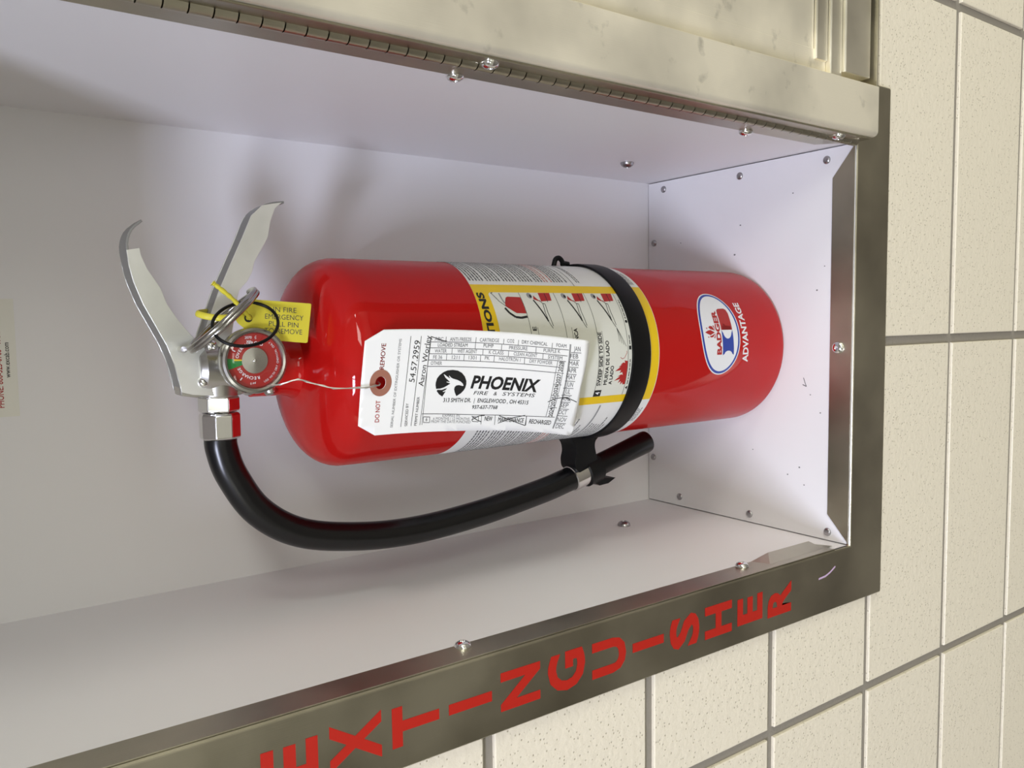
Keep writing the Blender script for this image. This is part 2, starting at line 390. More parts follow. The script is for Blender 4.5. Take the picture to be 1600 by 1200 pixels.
# door stop pressed out of the left flange
bm = bmesh.new()
A = [(0.0006, 0.0075, 0.012), (0.0006, 0.0075, 0.098), (0.0006, FLG + .0005, 0.104), (0.0006, FLG + .0005, 0.022)]
B = [(0.001, 0.0085, 0.026), (0.001, 0.0085, 0.096), (0.0045, FLG + .0005, 0.080), (0.0045, FLG + .0005, 0.027)]
va = [bm.verts.new(p) for p in A]; vb = [bm.verts.new(p) for p in B]
bm.faces.new(va[::-1]); bm.faces.new(vb)
for k in range(4): bm.faces.new((va[k], va[(k + 1) % 4], vb[(k + 1) % 4], vb[k]))
cp(from_bm('door_stop', bm, 'steel', None, None, 0.0008, 2))
def head_mesh(r, h):
    bm = bmesh.new(); lathe(bm, [(r, 0), (r, h * .25), (r * .86, h * .65), (r * .55, h * .93), (r * .3, h), (r * .26, h * .8), (0, h * .78)], n=20)
    me = bpy.data.meshes.new('rivet'); bmesh.ops.recalc_face_normals(bm, faces=bm.faces); bm.to_mesh(me); bm.free()
    me.shade_smooth(); me.set_sharp_from_angle(angle=math.radians(50)); return me
big = head_mesh(0.0052, 0.0034); big.materials.append(M['chrome']); small = head_mesh(0.0034, 0.0018); small.materials.append(M['zinc'])
def rivet(me, loc, nrm, parent=None, name='rivet'):
    o = bpy.data.objects.new(name, me); COL.objects.link(o); o.location = loc
    o.rotation_euler = Vector(nrm).to_track_quat('Z', 'Y').to_euler()
    return cp(o) if parent is None else _par(o, parent)
for z in (0.3674, 0.1114, 0.62): rivet(big, (W - FT, 0.0225, z), (-1, 0, 0))
for z in (0.3726, 0.1182, 0.62): rivet(big, (FT, 0.0175, z), (1, 0, 0))
bolt = head_mesh(0.0060, 0.0044); bolt.materials.append(M['zinc'])
rivet(bolt, (W, 0.163, 0.0992), (-1, 0, 0), name='bolt'); rivet(bolt, (0, 0.169, 0.099), (1, 0, 0), name='bolt')
for x, y in ((.3229, .0275), (.3232, .1174), (.3242, .2135), (.271, .227), (.0464, .2282), (.010, .1909), (.0083, .1033), (.0079, .0214)): rivet(small, (x, y, 0), (0, 0, 1))
rivet(big, (0.1664, 0.0135, FT), (0, 0, 1))
P = Print()
for sx_, sy_, r_ in ((.2514, .1227, .0009), (.2781, .1163, .0007), (.268, .19, .0005), (.300, .060, .0006), (.06, .05, .0007), (.052, .062, .0006), (.045, .045, .0006), (.07, .10, .0005), (.11, .03, .0006), (.125, .04, .0005), (.215, .035, .0007), (.235, .028, .0005)):
    P.ell(sx_, sy_, r_, r_ * 1.3, M['ink_g'], 0, 8)
P.line([(.1395, .0470), (.1352, .0454), (.1320, .0440), (.1335, .0478)], .0006, M['ink_d'])
P.build('floor_specks', lambda a, b, o: Vector((a, b, o)), CAB)['kind'] = 'stuff'
# red letters down the left side of the frame
P = Print(); zt = 0.4984
for ch, wd in zip('EXTINGUISHER', (.0205, .026, .0225, .0062, .0235, .025, .0235, .0062, .0235, .0235, .0205, .0245)):
    xc = -0.0250
    P.text(ch, (xc - wd / 2, zt - 0.0263), (xc + wd / 2, zt - 0.0263), 0.0263, M['letter_red'], 0, 0.038)
    zt -= 0.03548
P.build('red_lettering', lambda a, b, o: Vector((a, -o, b)), CAB)
P = Print(); P.line([(-0.0194, .0442), (-0.0187, .0346), (-0.0167, .0284), (-0.0132, .0213)], 0.0016, M['crayon']); P.build('scuff_mark', lambda a, b, o: Vector((a, -o, b)), CAB)
# maker's sticker on the back panel
st = cp(box('sticker', 0.1352, 0.2112, D - 0.0003, D, 0.5732, 0.632, 'sticker'))
P = Print()
P.text('PHONE: 800-525-0763 \u00b7 FAX: 800-7', (0.1412, 0.5815), (0.2010, 0.5815), 0.0036, M['ink_r'], 0, .012)
P.text('www.excab.com', (0.1605, 0.5772), (0.1832, 0.5772), 0.0028, M['ink_k'], 0, .01)
P.build('sticker_print', lambda a, b, o: Vector((a, D - 0.0003 - o, b)), CAB)
# hinge with its knuckles
PX, PY, KR = 0.3328, -0.0014, 0.0043
bm = bmesh.new(); bx(bm, PX - .0008, W + .0010, PY - .001, 0.004, 0.004, H - .004)
hinge = cp(from_bm('hinge', bm, 'steel'))
bm = bmesh.new(); pitch = 0.0107; lathe(bm, [(KR, 0), (KR, pitch - .0007)], n=16, cap=False)
kme = bpy.data.meshes.new('knuckle'); bmesh.ops.recalc_face_normals(bm, faces=bm.faces); bm.to_mesh(kme); bm.free(); kme.shade_smooth(); kme.set_sharp_from_angle(angle=.7); kme.materials.append(M['steel'])
z = 0.006
while z < H - pitch:
    o = bpy.data.objects.new('knuckle', kme); COL.objects.link(o); o.location = (PX, PY, z); z += pitch
    keep(o, hinge); o.matrix_parent_inverse = hinge.matrix_parent_inverse.inverted() if False else Matrix.Identity(4)
# the door, swung right round against the wall
DX0, DX1, DZ0, DZ1 = 0.3336, 0.658, 0.003, H - .003
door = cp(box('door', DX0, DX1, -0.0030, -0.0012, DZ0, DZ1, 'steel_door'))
def dp(o): o.parent = door; return o
bm = bmesh.new(); sx = DX0 - .0006
arc_ = [(sx + .0042 - .0042 * math.cos(q), -.0153 - .0042 * math.sin(q)) for q in [math.pi / 2 * i / 6 for i in range(7)]]
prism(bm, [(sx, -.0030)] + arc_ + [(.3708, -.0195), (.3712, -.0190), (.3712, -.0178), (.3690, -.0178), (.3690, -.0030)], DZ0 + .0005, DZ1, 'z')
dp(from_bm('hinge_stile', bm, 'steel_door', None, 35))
dp(box('door_leaf', sx - .0014, sx, -.0150, -.0040, DZ0 + .002, DZ1 - .002, 'steel', None, .0005, 2))
dp(box('bottom_edge', DX0, DX1, -0.0178, -0.0030, DZ0 - .001, DZ0 + .0004, 'steel', None, .0004))
dp(box('bottom_rail', 0.3780, DX1, -0.0140, -0.0030, DZ0 + .004, 0.0405, 'rail', None, 0.0009, 2))
dp(box('rail_bar', 0.3716, DX1, -0.0112, -0.0030, 0.0410, 0.0553, 'rail', None, 0.0008, 2))
dp(box('rail_bar', 0.3842, DX1, -0.0088, -0.0030, 0.0560, 0.0700, 'rail', None, 0.0008, 2))
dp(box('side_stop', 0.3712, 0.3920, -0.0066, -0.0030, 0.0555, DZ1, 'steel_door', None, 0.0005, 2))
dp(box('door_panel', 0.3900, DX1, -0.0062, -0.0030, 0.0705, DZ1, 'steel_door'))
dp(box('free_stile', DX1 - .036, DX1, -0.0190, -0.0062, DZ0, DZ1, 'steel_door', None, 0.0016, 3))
for zz in (0.3646, 0.0405, 0.64): rivet(big, (DX0 - .0020, -0.0088, zz), (-1, 0, 0), door)

# ------------------------------------------------------------------ fire extinguisher
EXT = empty('fire_extinguisher', (XE, YE, 0))
tag(EXT, 'red fire extinguisher with black hose standing on the white cabinet floor', 'fire extinguisher')
def ep(o): return keep(o, EXT)
def dome(r0, z0, r1, z1, n=14, e=2.3):
    return [(r1 + (r0 - r1) * math.cos(t) ** (2 / e), z0 + (z1 - z0) * math.sin(t) ** (2 / e)) for t in [math.pi / 2 * i / n for i in range(n + 1)]]
bm = bmesh.new()
prof = [(RE - .010, .0015), (RE - .0045, .0), (RE - .0018, .0012), (RE - .0004, .0035), (RE, .006), (RE, .02), (RE, .2), (RE, .390)] + dome(RE, .3972, .0265, .4262)[1:] + [(.0222, .4275), (.0204, .4310), (.0196, .4360), (.0195, .455)]
lathe(bm, prof, (XE, YE, 0), n=160)
ep(from_bm('cylinder', bm, 'red', None, 40))
def cyl(a, b, off):
    t = a / RE; r = RE + off; return Vector((XE + r * math.sin(t), YE - r * math.cos(t), b))
rad = lambda deg: math.radians(deg) * RE
# instruction label
P = Print()
ztop = lambda d: 0.3222 - 0.00008 * d
lo, hi = -118, 128
top = [(rad(lo + (hi - lo) * i / 40), ztop(lo + (hi - lo) * i / 40)) for i in range(41)]
P.poly([(rad(lo), .1595), (rad(hi), .1585)] + top[::-1], M['lab_white'], 0)
yl = [(rad(-31.5), .1597), (rad(47.5), .1592)] + [(rad(d), ztop(d)) for d in (47.5, 30, 10, -10, -31.5)]
P.poly(yl, M['lab_yellow'], 1)
P.rrect(rad(-26), .1682, rad(41.2), .3075, .003, M['lab_cream'], 2)
P.text('INSTRUCTIONS', (rad(-25), .3118), (rad(41), .3118), .0052, M['ink_k'], 3, .042)
for z in (.2815, .2504, .2218, .1925): P.line([(rad(-26), z), (rad(41.2), z)], .00035, M['ink_k'], 3)
for k, z in ((4, .2218), (3, .2504), (2, .2815), (1, .3072)):
    P.rect(rad(-25.9), z - .0068, rad(-21.6), z, M['ink_k'], 3); P.text(str(k), (rad(-24.6), z - .0056), (rad(-22.8), z - .0056), .0042, M['ink_w'], 4, .02)
P.text('SWEEP SIDE TO SIDE', (rad(-18.7), .2179), (rad(14.2), .2179), .0033, M['ink_k'], 3, .032); P.line([(rad(-18.7), .2168), (rad(15), .2168)], .0003, M['ink_k'], 3)
P.text('MUEVA DE LADO', (rad(-18.2), .2115), (rad(8.8), .2115), .0033, M['ink_k'], 3, .03)
P.text('A LADO', (rad(-18.4), .2066), (rad(-6.5), .2066), .0031, M['ink_k'], 3, .032)
P.text('NCA', (rad(9.5), .2400), (rad(17.0), .2400), .0033, M['ink_k'], 3, .03); P.line([(rad(-5), .2448), (rad(17.5), .2448)], .0003, M['ink_k'], 3)
P.text('E', (rad(16.0), .2765), (rad(18.4), .2765), .0031, M['ink_k'], 3, .03); P.line([(rad(-5), .2752), (rad(18), .2752)], .0003, M['ink_k'], 3)
# flame
fl = [(-18.8, .1928), (-19.0, .1950), (-17.4, .1958), (-19.0, .1976), (-16.6, .1976), (-17.8, .2004), (-15.2, .1988), (-16.2, .2046), (-13.4, .1994), (-13.6, .2018), (-12.2, .1984), (-12.6, .1966), (-10.8, .1976), (-11.4, .2002), (-9.6, .1990), (-10.0, .2050), (-7.4, .1996), (-7.6, .2018), (-6.0, .1984), (-6.2, .2000), (-4.8, .1974), (-5.2, .1954), (-3.6, .1960), (-4.0, .1928)]
P.poly([(rad(a), b) for a, b in fl], M['ink_r'], 3)
P.line([(rad(a), b) for a, b in ((-1.5, .2004), (-2.6, .1985), (-2.0, .1962), (1.2, .1936), (2.2, .1940))], .0004, M['ink_r'], 3)
# small drawings of the extinguisher in use
P.poly([(rad(a), b) for a, b in ((37.6, .2818), (38.0, .2925), (37.2, .2945), (33.5, .2952), (33.3, .2970), (31.2, .2972), (31.0, .2952), (28.2, .2925), (26.8, .2900), (26.6, .2818))], M['ink_r'], 3)
P.line([(rad(a), b) for a, b in ((30.2, .2985), (27.0, .2960), (24.4, .2918), (23.9, .2870), (24.6, .2818))], .0017, M['ink_k'], 3)
P.line([(rad(a), b) for a, b in ((31.0, .2965), (34.5, .3010), (38.5, .3036), (40.6, .3052), (40.9, .3035))], .0005, M['ink_k'], 3); P.line([(rad(a), b) for a, b in ((33.3, .2972), (36.5, .2982), (40.6, .2985))], .0011, M['ink_m'], 3)
for z0 in (.2815, .2504, .2218):
    P.poly([(rad(a), z0 + b) for a, b in ((41.0, -.0170), (41.1, -.0310 + .0035), (35.2, -.0300 + .0038), (34.6, -.0165))], M['ink_r'], 3)
    P.line([(rad(41.0), z0 - .0225), (rad(34.2), z0 - .0222)], .0005, M['ink_k'], 4)
    P.poly([(rad(a), z0 + b) for a, b in ((39.0, -.0118), (37.0, -.0132), (34.4, -.0158), (36.2, -.0105))], M['ink_r'], 3)
    P.ell(rad(38.8), z0 - .0082, .0026, .0022, M['ink_m'], 3, 16); P.ell(rad(38.4), z0 - .0090, .0014, .0010, M['ink_k'], 4, 12)
    P.line([(rad(35.6), z0 - .0100), (rad(27.5), z0 - .0142), (rad(21.5), z0 - .0172)], .0012, M['ink_k'], 3)
    P.line([(rad(21.5), z0 - .0172), (rad(19.0), z0 - .0186), (rad(17.2), z0 - .0200)], .0005, M['ink_k'], 3)
    P.line([(rad(35.5), z0 - .0152), (rad(33.2), z0 - .0170), (rad(33.0), z0 - .0190), (rad(27), z0 - .0188), (rad(21), z0 - .0200), (rad(18.5), z0 - .0205)], .0005, M['ink_k'], 3)
    P.line([(rad(33.4), z0 - .0172), (rad(27), z0 - .0164), (rad(22.5), z0 - .0172)], .0005, M['ink_k'], 3)
for k in range(4): P.line([(rad(16.8), .2015), (rad(8.0 - k * 1.0), .1985 - .0022 * k + .0022)], .0003, M['ink_k'], 3)
# bottom rows of icons and tiny print
P.ell(rad(20.7), .1903, .0012, .0012, M['ink_k'], 3, 16); P.rect(rad(3.0), .1891, rad(5.3), .1914, M['ink_k'], 3); P.poly([(rad(-22.5), .1892), (rad(-19.9), .1892), (rad(-21.2), .1916)], M['ink_k'], 3)
P.fine(rad(22.5), rad(36), .1899, .0008, M['ink_k'], 3, 0); P.fine(rad(6.2), rad(12.0), .1899, .0008, M['ink_k'], 3, 0); P.fine(rad(-19), rad(-3), .1899, .0008, M['ink_k'], 3, 0)
for a, b in ((25, 38), (2, 8), (-24, -5)): P.fine(rad(a), rad(b), .1692, .0007, M['ink_d'], 3, 0)
# side panels: rows of print, one row of them red
z = .3150; row_n = 0
while z > .2275:
    red = .2440 < z < .2520; gap = False; row_n += 1
    if not gap:
        P.fine(rad(51), rad(118), z, .00105, M['ink_pink'] if red else M['ink_d'], 2, .12)
        P.fine(rad(-112), rad(-36 if z > .245 else -52), z, .00105, M['ink_pink'] if red else M['ink_d'], 2, .12)
    z -= .0038 if row_n % 5 == 0 else .0026
P.line([(rad(47.5), .2255), (rad(120), .2255)], .0004, M['ink_k'], 2)
for z in (.2200, .2178): P.fine(rad(51), rad(110), z, .00075, M['ink_d'], 2, .1)
for z in (.2130, .2110, .2090, .2070): P.fine(rad(82), rad(110), z, .00075, M['ink_d'], 2, .1)
z = .2270
while z > .190:
    if not .2085 < z < .2125: P.fine(rad(-84), rad(-40 - random.random() * 12), z, .00095, M['ink_d'], 2, .25)
    z -= .0029
P.line([(rad(-100), .2105), (rad(-33), .2105)], .0016, M['ink_m'], 2)
for z in (.1660, .1642, .1624): P.fine(rad(50), rad(68), z, .0007, M['ink_d'], 2, .2); P.fine(rad(-52), rad(-37), z, .0007, M['ink_d'], 2, .2)
P.build('instruction_label', cyl, EXT, step=.0025)
# maker's badge
P = Print(); c0 = rad(12.4); cz = .0862
def egg(ra, rb, k=0.0, n=72):
    pts = []
    for i in range(n):
        t = 2 * math.pi * i / n; x, y = math.cos(t), math.sin(t)
        x = math.copysign(abs(x) ** .92, x); pts.append((c0 + x * ra, cz + y * rb * (1 - .0 * x)))
    return pts
P.poly(egg(.0360, .0243), M['ink_w'], 0); P.poly(egg(.0350, .0233), M['ink_b'], 1); P.poly(egg(.0330, .0213), M['ink_w'], 2)
P.text('BADGER', (rad(-3.2), .0866), (rad(27.6), .0866), .0052, M['ink_r'], 3, .05)
bz0, bz1 = .0712, .0850
arc1 = [(rad(-3.6) + .0035 * math.cos(math.radians(q)) , (bz0 + bz1) / 2 + .0050 * math.sin(math.radians(q))) for q in range(-75, 76, 15)]
arc2 = [(rad(12.6) - .0062 * math.cos(math.radians(q)), (bz0 + bz1) / 2 + .0053 * math.sin(math.radians(q))) for q in range(75, -76, -15)]
P.poly([(rad(-3.8), bz0)] + [(a, b) for a, b in arc1] + [(rad(-3.8), bz1)] + [(rad(13.6), bz1)] + arc2 + [(rad(13.6), bz0)], M['ink_b'], 3)
P.poly([(rad(13.6), bz1), (rad(13.6), bz1 - .0014), (rad(17.5), bz1 - .0018), (rad(18.6), bz1 - .0040), (rad(17.8), bz1 - .0058), (rad(16.6), bz1 - .0067), (rad(17.8), bz1 - .0080), (rad(18.4), bz0 + .0036), (rad(17.5), bz0 + .0016), (rad(13.6), bz0 + .0012), (rad(13.6), bz0), (rad(25.5), bz0), (rad(28.2), bz0 + .0012), (rad(29.2), bz0 + .0034), (rad(28.6), bz0 + .0055), (rad(27.2), bz0 + .0068), (rad(28.8), bz1 - .0055), (rad(29.0), bz1 - .0030), (rad(28.0), bz1 - .0008), (rad(25.5), bz1)], M['ink_r'], 3)
for pts in ([(12.0, .0935), (10.2, .0990), (11.0, .1020), (12.2, .1052), (13.4, .1015), (13.8, .0985)], [(11.4, .0930), (8.8, .0962), (8.6, .0992), (9.6, .1002), (9.9, .0975)], [(13.2, .0932), (14.4, .0985), (15.4, .1004), (16.6, .0985), (16.2, .0955)], [(11.8, .0924), (8.0, .0938), (8.2, .0952)], [(13.0, .0924), (16.8, .0935), (16.8, .0950)], [(8.2, .1012), (9.4, .1030), (9.2, .1010)], [(14.2, .1020), (15.3, .1036), (15.4, .1018)]):
    P.poly([(rad(a), b) for a, b in pts], M['ink_r'], 3)
P.text('ADVANTAGE', (rad(-9.4), .0523), (rad(34.0), .0523), .0066, M['ink_w'], 0, .03)
P.build('maker_badge', cyl, EXT, step=.0025)

# retaining strap with nozzle clip
bm = bmesh.new(); n = 96; prof = [(RE + .0004, .1700), (RE + .0021, .1702), (RE + .0024, .1720), (RE + .0024, .1866), (RE + .0021, .1884), (RE + .0004, .1886)]
lathe(bm, prof, (XE, YE, 0), n=n, cap=False)
strap = ep(from_bm('retaining_strap', bm, 'plastic', None, 40))
bm = bmesh.new()   # loop of the buckle at the right side
a0 = math.radians(96)
bxp = Vector((XE + (RE + .001) * math.sin(a0), YE - (RE + .001) * math.cos(a0), .1950))
tube(bm, smooth_path([bxp + Vector(v) for v in ((-.002, 0, -.0035), (.0040, 0, -.0025), (.0068, 0, .0010), (.0055, 0, .0045), (.0010, 0, .0062), (-.003, 0, .0075))], 5), .0021, 10)
tube(bm, [bxp + Vector(v) for v in ((-.002, 0, -.0085), (.0022, 0, -.0080), (.0026, 0, -.0020))], .0024, 10)
keep(from_bm('buckle', bm, 'plastic', None, 50), EXT)
# hose, fittings and nozzle
NZ = [(.0600, .1330, .2010), (.0652, .1325, .1795), (.0845, .1310, .1080)]
hp = smooth_path([(.1250, .1348, .4743), (.1150, .1348, .4738), (.0971, .1348, .4680), (.0723, .1348, .4520), (.0540, .1348, .4247), (.0446, .1348, .3835), (.0418, .1346, .3380), (.0460, .1342, .2821), (.0548, .1335, .2250), (.0600, .1330, .2010), (.0652, .1325, .1795)], 8)
bm = bmesh.new(); tube(bm, hp, .0099, 24); hose = ep(from_bm('hose', bm, 'rubber', None, 50))
d = (Vector(NZ[2]) - Vector(NZ[1])).normalized(); nb = Vector(NZ[1])
bm = bmesh.new(); lathe(bm, [(.0080, -.004), (.0088, .0), (.0092, .006), (.0094, .050), (.0098, .0725), (.0094, .0745), (.0066, .0745), (.0060, .060), (0, .060)], nb, d, 32)
ep(from_bm('nozzle', bm, 'nozzle', None, 40))
bm = bmesh.new(); lathe(bm, [(.0098, -.0145), (.0108, -.014), (.0108, .0010), (.0098, .0015)], nb + d * .0, d, 32, cap=False)
o = from_bm('hose_band', bm, 'chrome', None, 40); o.parent = hose
bm = bmesh.new()   # clip arm and cradle
mid = nb + d * .004
clip = smooth_path([(.1005, 0, .2030), (.0955, 0, .1990), (.0905, 0, .1955), (.0845, 0, .1945), (.0775, 0, .1960), (.0700, 0, .1940), (.0655, 0, .1850), (.0660, 0, .1760), (.0710, 0, .1710), (.0770, 0, .1720), (.0830, 0, .1735), (.0880, 0, .1745), (.0925, 0, .1735), (.0965, 0, .1690), (.1010, 0, .1640), (.1040, 0, .1720)], 4, True)
prism(bm, [(v.x, v.z) for v in clip], .1235, .1425)
ep(from_bm('nozzle_clip', bm, 'plastic', None, 40, .003, 3))
bm = bmesh.new()
a, b = frame_of(d); pth = []
for i in range(19):
    t = math.radians(-150 + 300 * i / 18); pth.append(t)
rg = []
xv = Vector((1, 0, 0)); xv = (xv - d * xv.dot(d)).normalized(); yv = d.cross(xv)
for t in pth:
    u = -xv * math.cos(t) + yv * math.sin(t)
    rg.append([bm.verts.new(nb + d * h + u * r) for r, h in ((.0100, .000), (.0126, .000), (.0126, .014), (.0100, .014))])
for p, q in zip(rg, rg[1:]):
    for k in range(4): bm.faces.new((p[k], p[(k + 1) % 4], q[(k + 1) % 4], q[k]))
bm.faces.new(rg[0]); bm.faces.new(rg[-1][::-1])
lip = nb + d * .012 - xv * .0118
prism(bm, [(lip.x + .002, lip.z + .012), (lip.x - .0035, lip.z + .002), (lip.x - .0028, lip.z - .008), (lip.x + .001, lip.z - .016), (lip.x + .002, lip.z - .006)], nb.y - .006, nb.y + .006)
keep(from_bm('clip_jaw', bm, 'plastic', None, 40), EXT)

# ---- valve assembly
bm = bmesh.new()
lathe(bm, [(.0165, .452), (.0185, .453), (.0185, .458), (.0165, .460), (.0160, .484), (.0130, .488)], (XE, YE, 0), n=32)
prism(bm, [(.1490, .4620), (.1485, .4870), (.1505, .4985), (.1560, .4990), (.1600, .4940), (.1800, .4860), (.1860, .4740), (.1860, .4600), (.1780, .4560), (.1560, .4560)], .1278, .1420)
lathe(bm, [(.0150, 0), (.0128, .008), (.0118, .020)], (XE + .002, YE, .4745), (-1, 0, 0), 32)
lathe(bm, [(.0135, 0), (.0125, .02), (.0125, .032)], (.1719, YE, .4652), (0, -1, 0), 32)
lathe(bm, [(.0040, 0), (.0040, .006), (.0030, .008)], (.1560, .1240, .4470), (-.75, -.2, -.15), 16)
ep(from_bm('valve_body', bm, 'alu', None, 35, .0009, 2))
bm = bmesh.new(); lathe(bm, [(.0108, 0), (.0124, .0014), (.0124, .0092), (.0112, .0104)], (.1490, YE, .4745), (-1, 0, 0), 6); bmesh.ops.rotate(bm, verts=bm.verts, cent=(.149, YE, .4745), matrix=Matrix.Rotation(math.radians(12), 3, 'X'))
ep(from_bm('hose_nut', bm, 'chrome', None, None, .0006, 2))
bm = bmesh.new(); lathe(bm, [(.0110, 0), (.0125, .0016), (.0124, .0155), (.0108, .0168)], (.1384, YE, .4744), (-1, 0, 0), 8); bmesh.ops.rotate(bm, verts=bm.verts, cent=(.138, YE, .4744), matrix=Matrix.Rotation(math.radians(20), 3, 'X'))
ep(from_bm('hose_ferrule', bm, 'chrome', None, None, .0006, 2))

def channel(name, front, topedge, y0, y1, t, mat, tail=None):
    bm = bmesh.new(); prism(bm, front, y0, y0 + t); prism(bm, front, y1 - t, y1)
    up = smooth_path([(a, 0, b) for a, b in topedge], 3); strip = []
    for i, p in enumerate(up):
        dd = (up[min(i + 1, len(up) - 1)] - up[max(i - 1, 0)]).normalized(); nn = Vector((-dd.z, 0, dd.x))
        if nn.z < 0: nn = -nn
        strip.append((p, nn))
    rg = []; plates = set(bm.faces)
    for p, nn in strip:
        q = p - nn * t
        ya, yb = y0 + .0006, y1 - .0006
        rg.append([bm.verts.new((p.x, ya, p.z)), bm.verts.new((p.x, yb, p.z)), bm.verts.new((q.x, yb, q.z)), bm.verts.new((q.x, ya, q.z))])
    for p, q in zip(rg, rg[1:]):
        for k in range(4): bm.faces.new((p[k], p[(k + 1) % 4], q[(k + 1) % 4], q[k]))
    bm.faces.new(rg[0]); bm.faces.new(rg[-1][::-1])
    for f in bm.faces:
        if f not in plates: f.material_index = 1
    return ep(from_bm(name, bm, [mat, 'web'], None, 35, .0007, 2))
LT = 0.0014
lever_top = [(.2533, .5165), (.2475, .5225), (.2390, .5252), (.2270, .5240), (.2178, .5219), (.2051, .5174), (.1922, .5111), (.1809, .5056), (.1700, .5018), (.1607, .4996), (.1530, .4985)]
lever = [(.2357, .5250), (.2371, .5180), (.2331, .5175), (.2252, .5144), (.2143, .5077), (.2051, .5046), (.1960, .4990), (.1881, .4930), (.1784, .4845), (.1528, .4756), (.1495, .4790), (.1511, .4925), (.1530, .4987), (.1607, .4999), (.1700, .5021), (.1809, .5059), (.1922, .5114), (.2051, .5177), (.2178, .5222), (.2270, .5242)]
channel('lever', lever, lever_top, .1243, .1453, LT, 'plate')
han_top = [(.2700, .4315), (.2690, .4383), (.2663, .4453), (.2596, .4523), (.2461, .4583), (.2264, .4676), (.2128, .4739), (.1994, .4790), (.1879, .4835), (.1784, .4862)]
handle = [(.2690, .4330), (.2680, .4383), (.2664, .4456), (.2597, .4526), (.2462, .4586), (.2265, .4679), (.2129, .4742), (.1995, .4793), (.1880, .4838), (.1784, .4864), (.1640, .4800), (.1620, .4720), (.1720, .4679), (.1839, .4680), (.1935, .4662), (.2060, .4640), (.2137, .4619), (.2189, .4570), (.2248, .4536), (.2315, .4518), (.2387, .4475), (.2468, .4428), (.2568, .4408), (.2649, .4376)]
channel('carry_handle', handle, han_top, .1259, .1437, LT, 'plate')
def dome_rivet(x, y, z, r):
    bm = bmesh.new(); lathe(bm, [(r, 0), (r * .95, r * .3), (r * .7, r * .62), (r * .35, r * .78), (0, r * .82)], (x, y, z), (0, -1, 0), 24); ep(from_bm('rivet', bm, 'chrome', None, 60))
dome_rivet(.1582, .1243, .4858, .0036); dome_rivet(.1803, .1259, .4800, .0036)
# pressure gauge
GX, GY, GZ = .1717, .0893, .4662
bm = bmesh.new(); lathe(bm, [(.0165, -.010), (.0186, -.008), (.0192, -.004), (.0194, .0008), (.0188, .0024), (.0175, .0030), (.0163, .0026), (.0157, .0012), (.0157, -.001), (0, -.001)], (GX, GY, GZ), (0, -1, 0), 64)
gauge = ep(from_bm('gauge', bm, 'bezel', None, 40))
def gp(o): o.parent = gauge; return o
GP = lambda a, b, o: Vector((GX + b, GY + .0006 - o, GZ - a))
P = Print(); P.ell(0, 0, .0162, .0162, M['dial'], 0, 64)
def sector(a0, a1, r0, r1, mat, layer):
    A = [math.radians(a0 + (a1 - a0) * i / 10) for i in range(11)]
    P.poly([(r0 * math.cos(t), r0 * math.sin(t)) for t in A] + [(r1 * math.cos(t), r1 * math.sin(t)) for t in A[::-1]], mat, layer)
sector(174, 198, .0072, .0157, M['green'], 1); sector(174, 179.5, .0072, .0118, M['lab_yellow'], 2)
c0g = (0, 0)
P.arc('OVERCHARGED', c0g, .0102, 170, 60, .0017, M['ink_w'], 2, True, .02); P.arc('RECHARGE', c0g, .0102, 286, 201, .0017, M['ink_w'], 2, True, .02)
P.arc('USE WITH DRY CHEMICAL ONLY', c0g, .0136, -68, 50, .0012, M['ink_w'], 2, False)
P.text_in('300', (-.0030, .0101 + .0009), 0, .0013, M['ink_w'], 2, .02); P.text_in('2070', (-.0032, .0134), 0, .0014, M['ink_w'], 2, .01); P.text_in('kPa', (.0010, .0134), math.pi / 2, .0010, M['ink_w'], 2)
P.text_in('psi 0', (-.0014, -.0133), math.pi, .0012, M['ink_w'], 2, .01)
for t in (153, 232): P.line([(.0122 * math.cos(math.radians(t)), .0122 * math.sin(math.radians(t))), (.0141 * math.cos(math.radians(t)), .0141 * math.sin(math.radians(t)))], .0006, M['ink_w'], 2)
keep(P.build('gauge_dial', GP, EXT, base=.0010), EXT); dial = bpy.context.scene.objects['gauge_dial']; dial.parent = gauge; dial.matrix_parent_inverse = Matrix.Identity(4)
bm = bmesh.new(); lathe(bm, [(.0076, 0), (.0075, .0005), (.0010, .0008), (.0008, .0014), (0, .0016)], (GX, GY + .0006 - .0013, GZ), (0, -1, 0), 48); gp(from_bm('dial_disc', bm, 'chrome', None, 30))
bm = bmesh.new(); lathe(bm, [(.0166, .0018), (.0140, .0032), (.0090, .0042), (0, .0046)], (GX, GY, GZ), (0, -1, 0), 48, cap=False); gp(from_bm('gauge_glass', bm, 'glass', None, 60))
# pull pin with its split ring
RC = Vector((.1952, .0945, .4812)); d1 = Vector((.658, 0, -.753)); d2 = Vector((0, .985, -.16)); d2 = (d2 - d1 * d2.dot(d1)).normalized(); d3 = d1.cross(d2)
bm = bmesh.new(); N = 110
tube(bm, [RC + (d1 * math.cos(t) + d2 * math.sin(t)) * .0245 + d3 * (.0036 * (i / N - .5)) for i in range(N + 1) for t in [2 * math.pi * 1.85 * i / N + 1.2]], .0016, 12)
pin = ep(from_bm('pull_ring', bm, 'ring', None, 50))
bm = bmesh.new(); tube(bm, [(.1785, .1130, .4990), (.1785, .1560, .4960)], .0019, 12); ep(from_bm('pull_pin', bm, 'ring', None, 50))

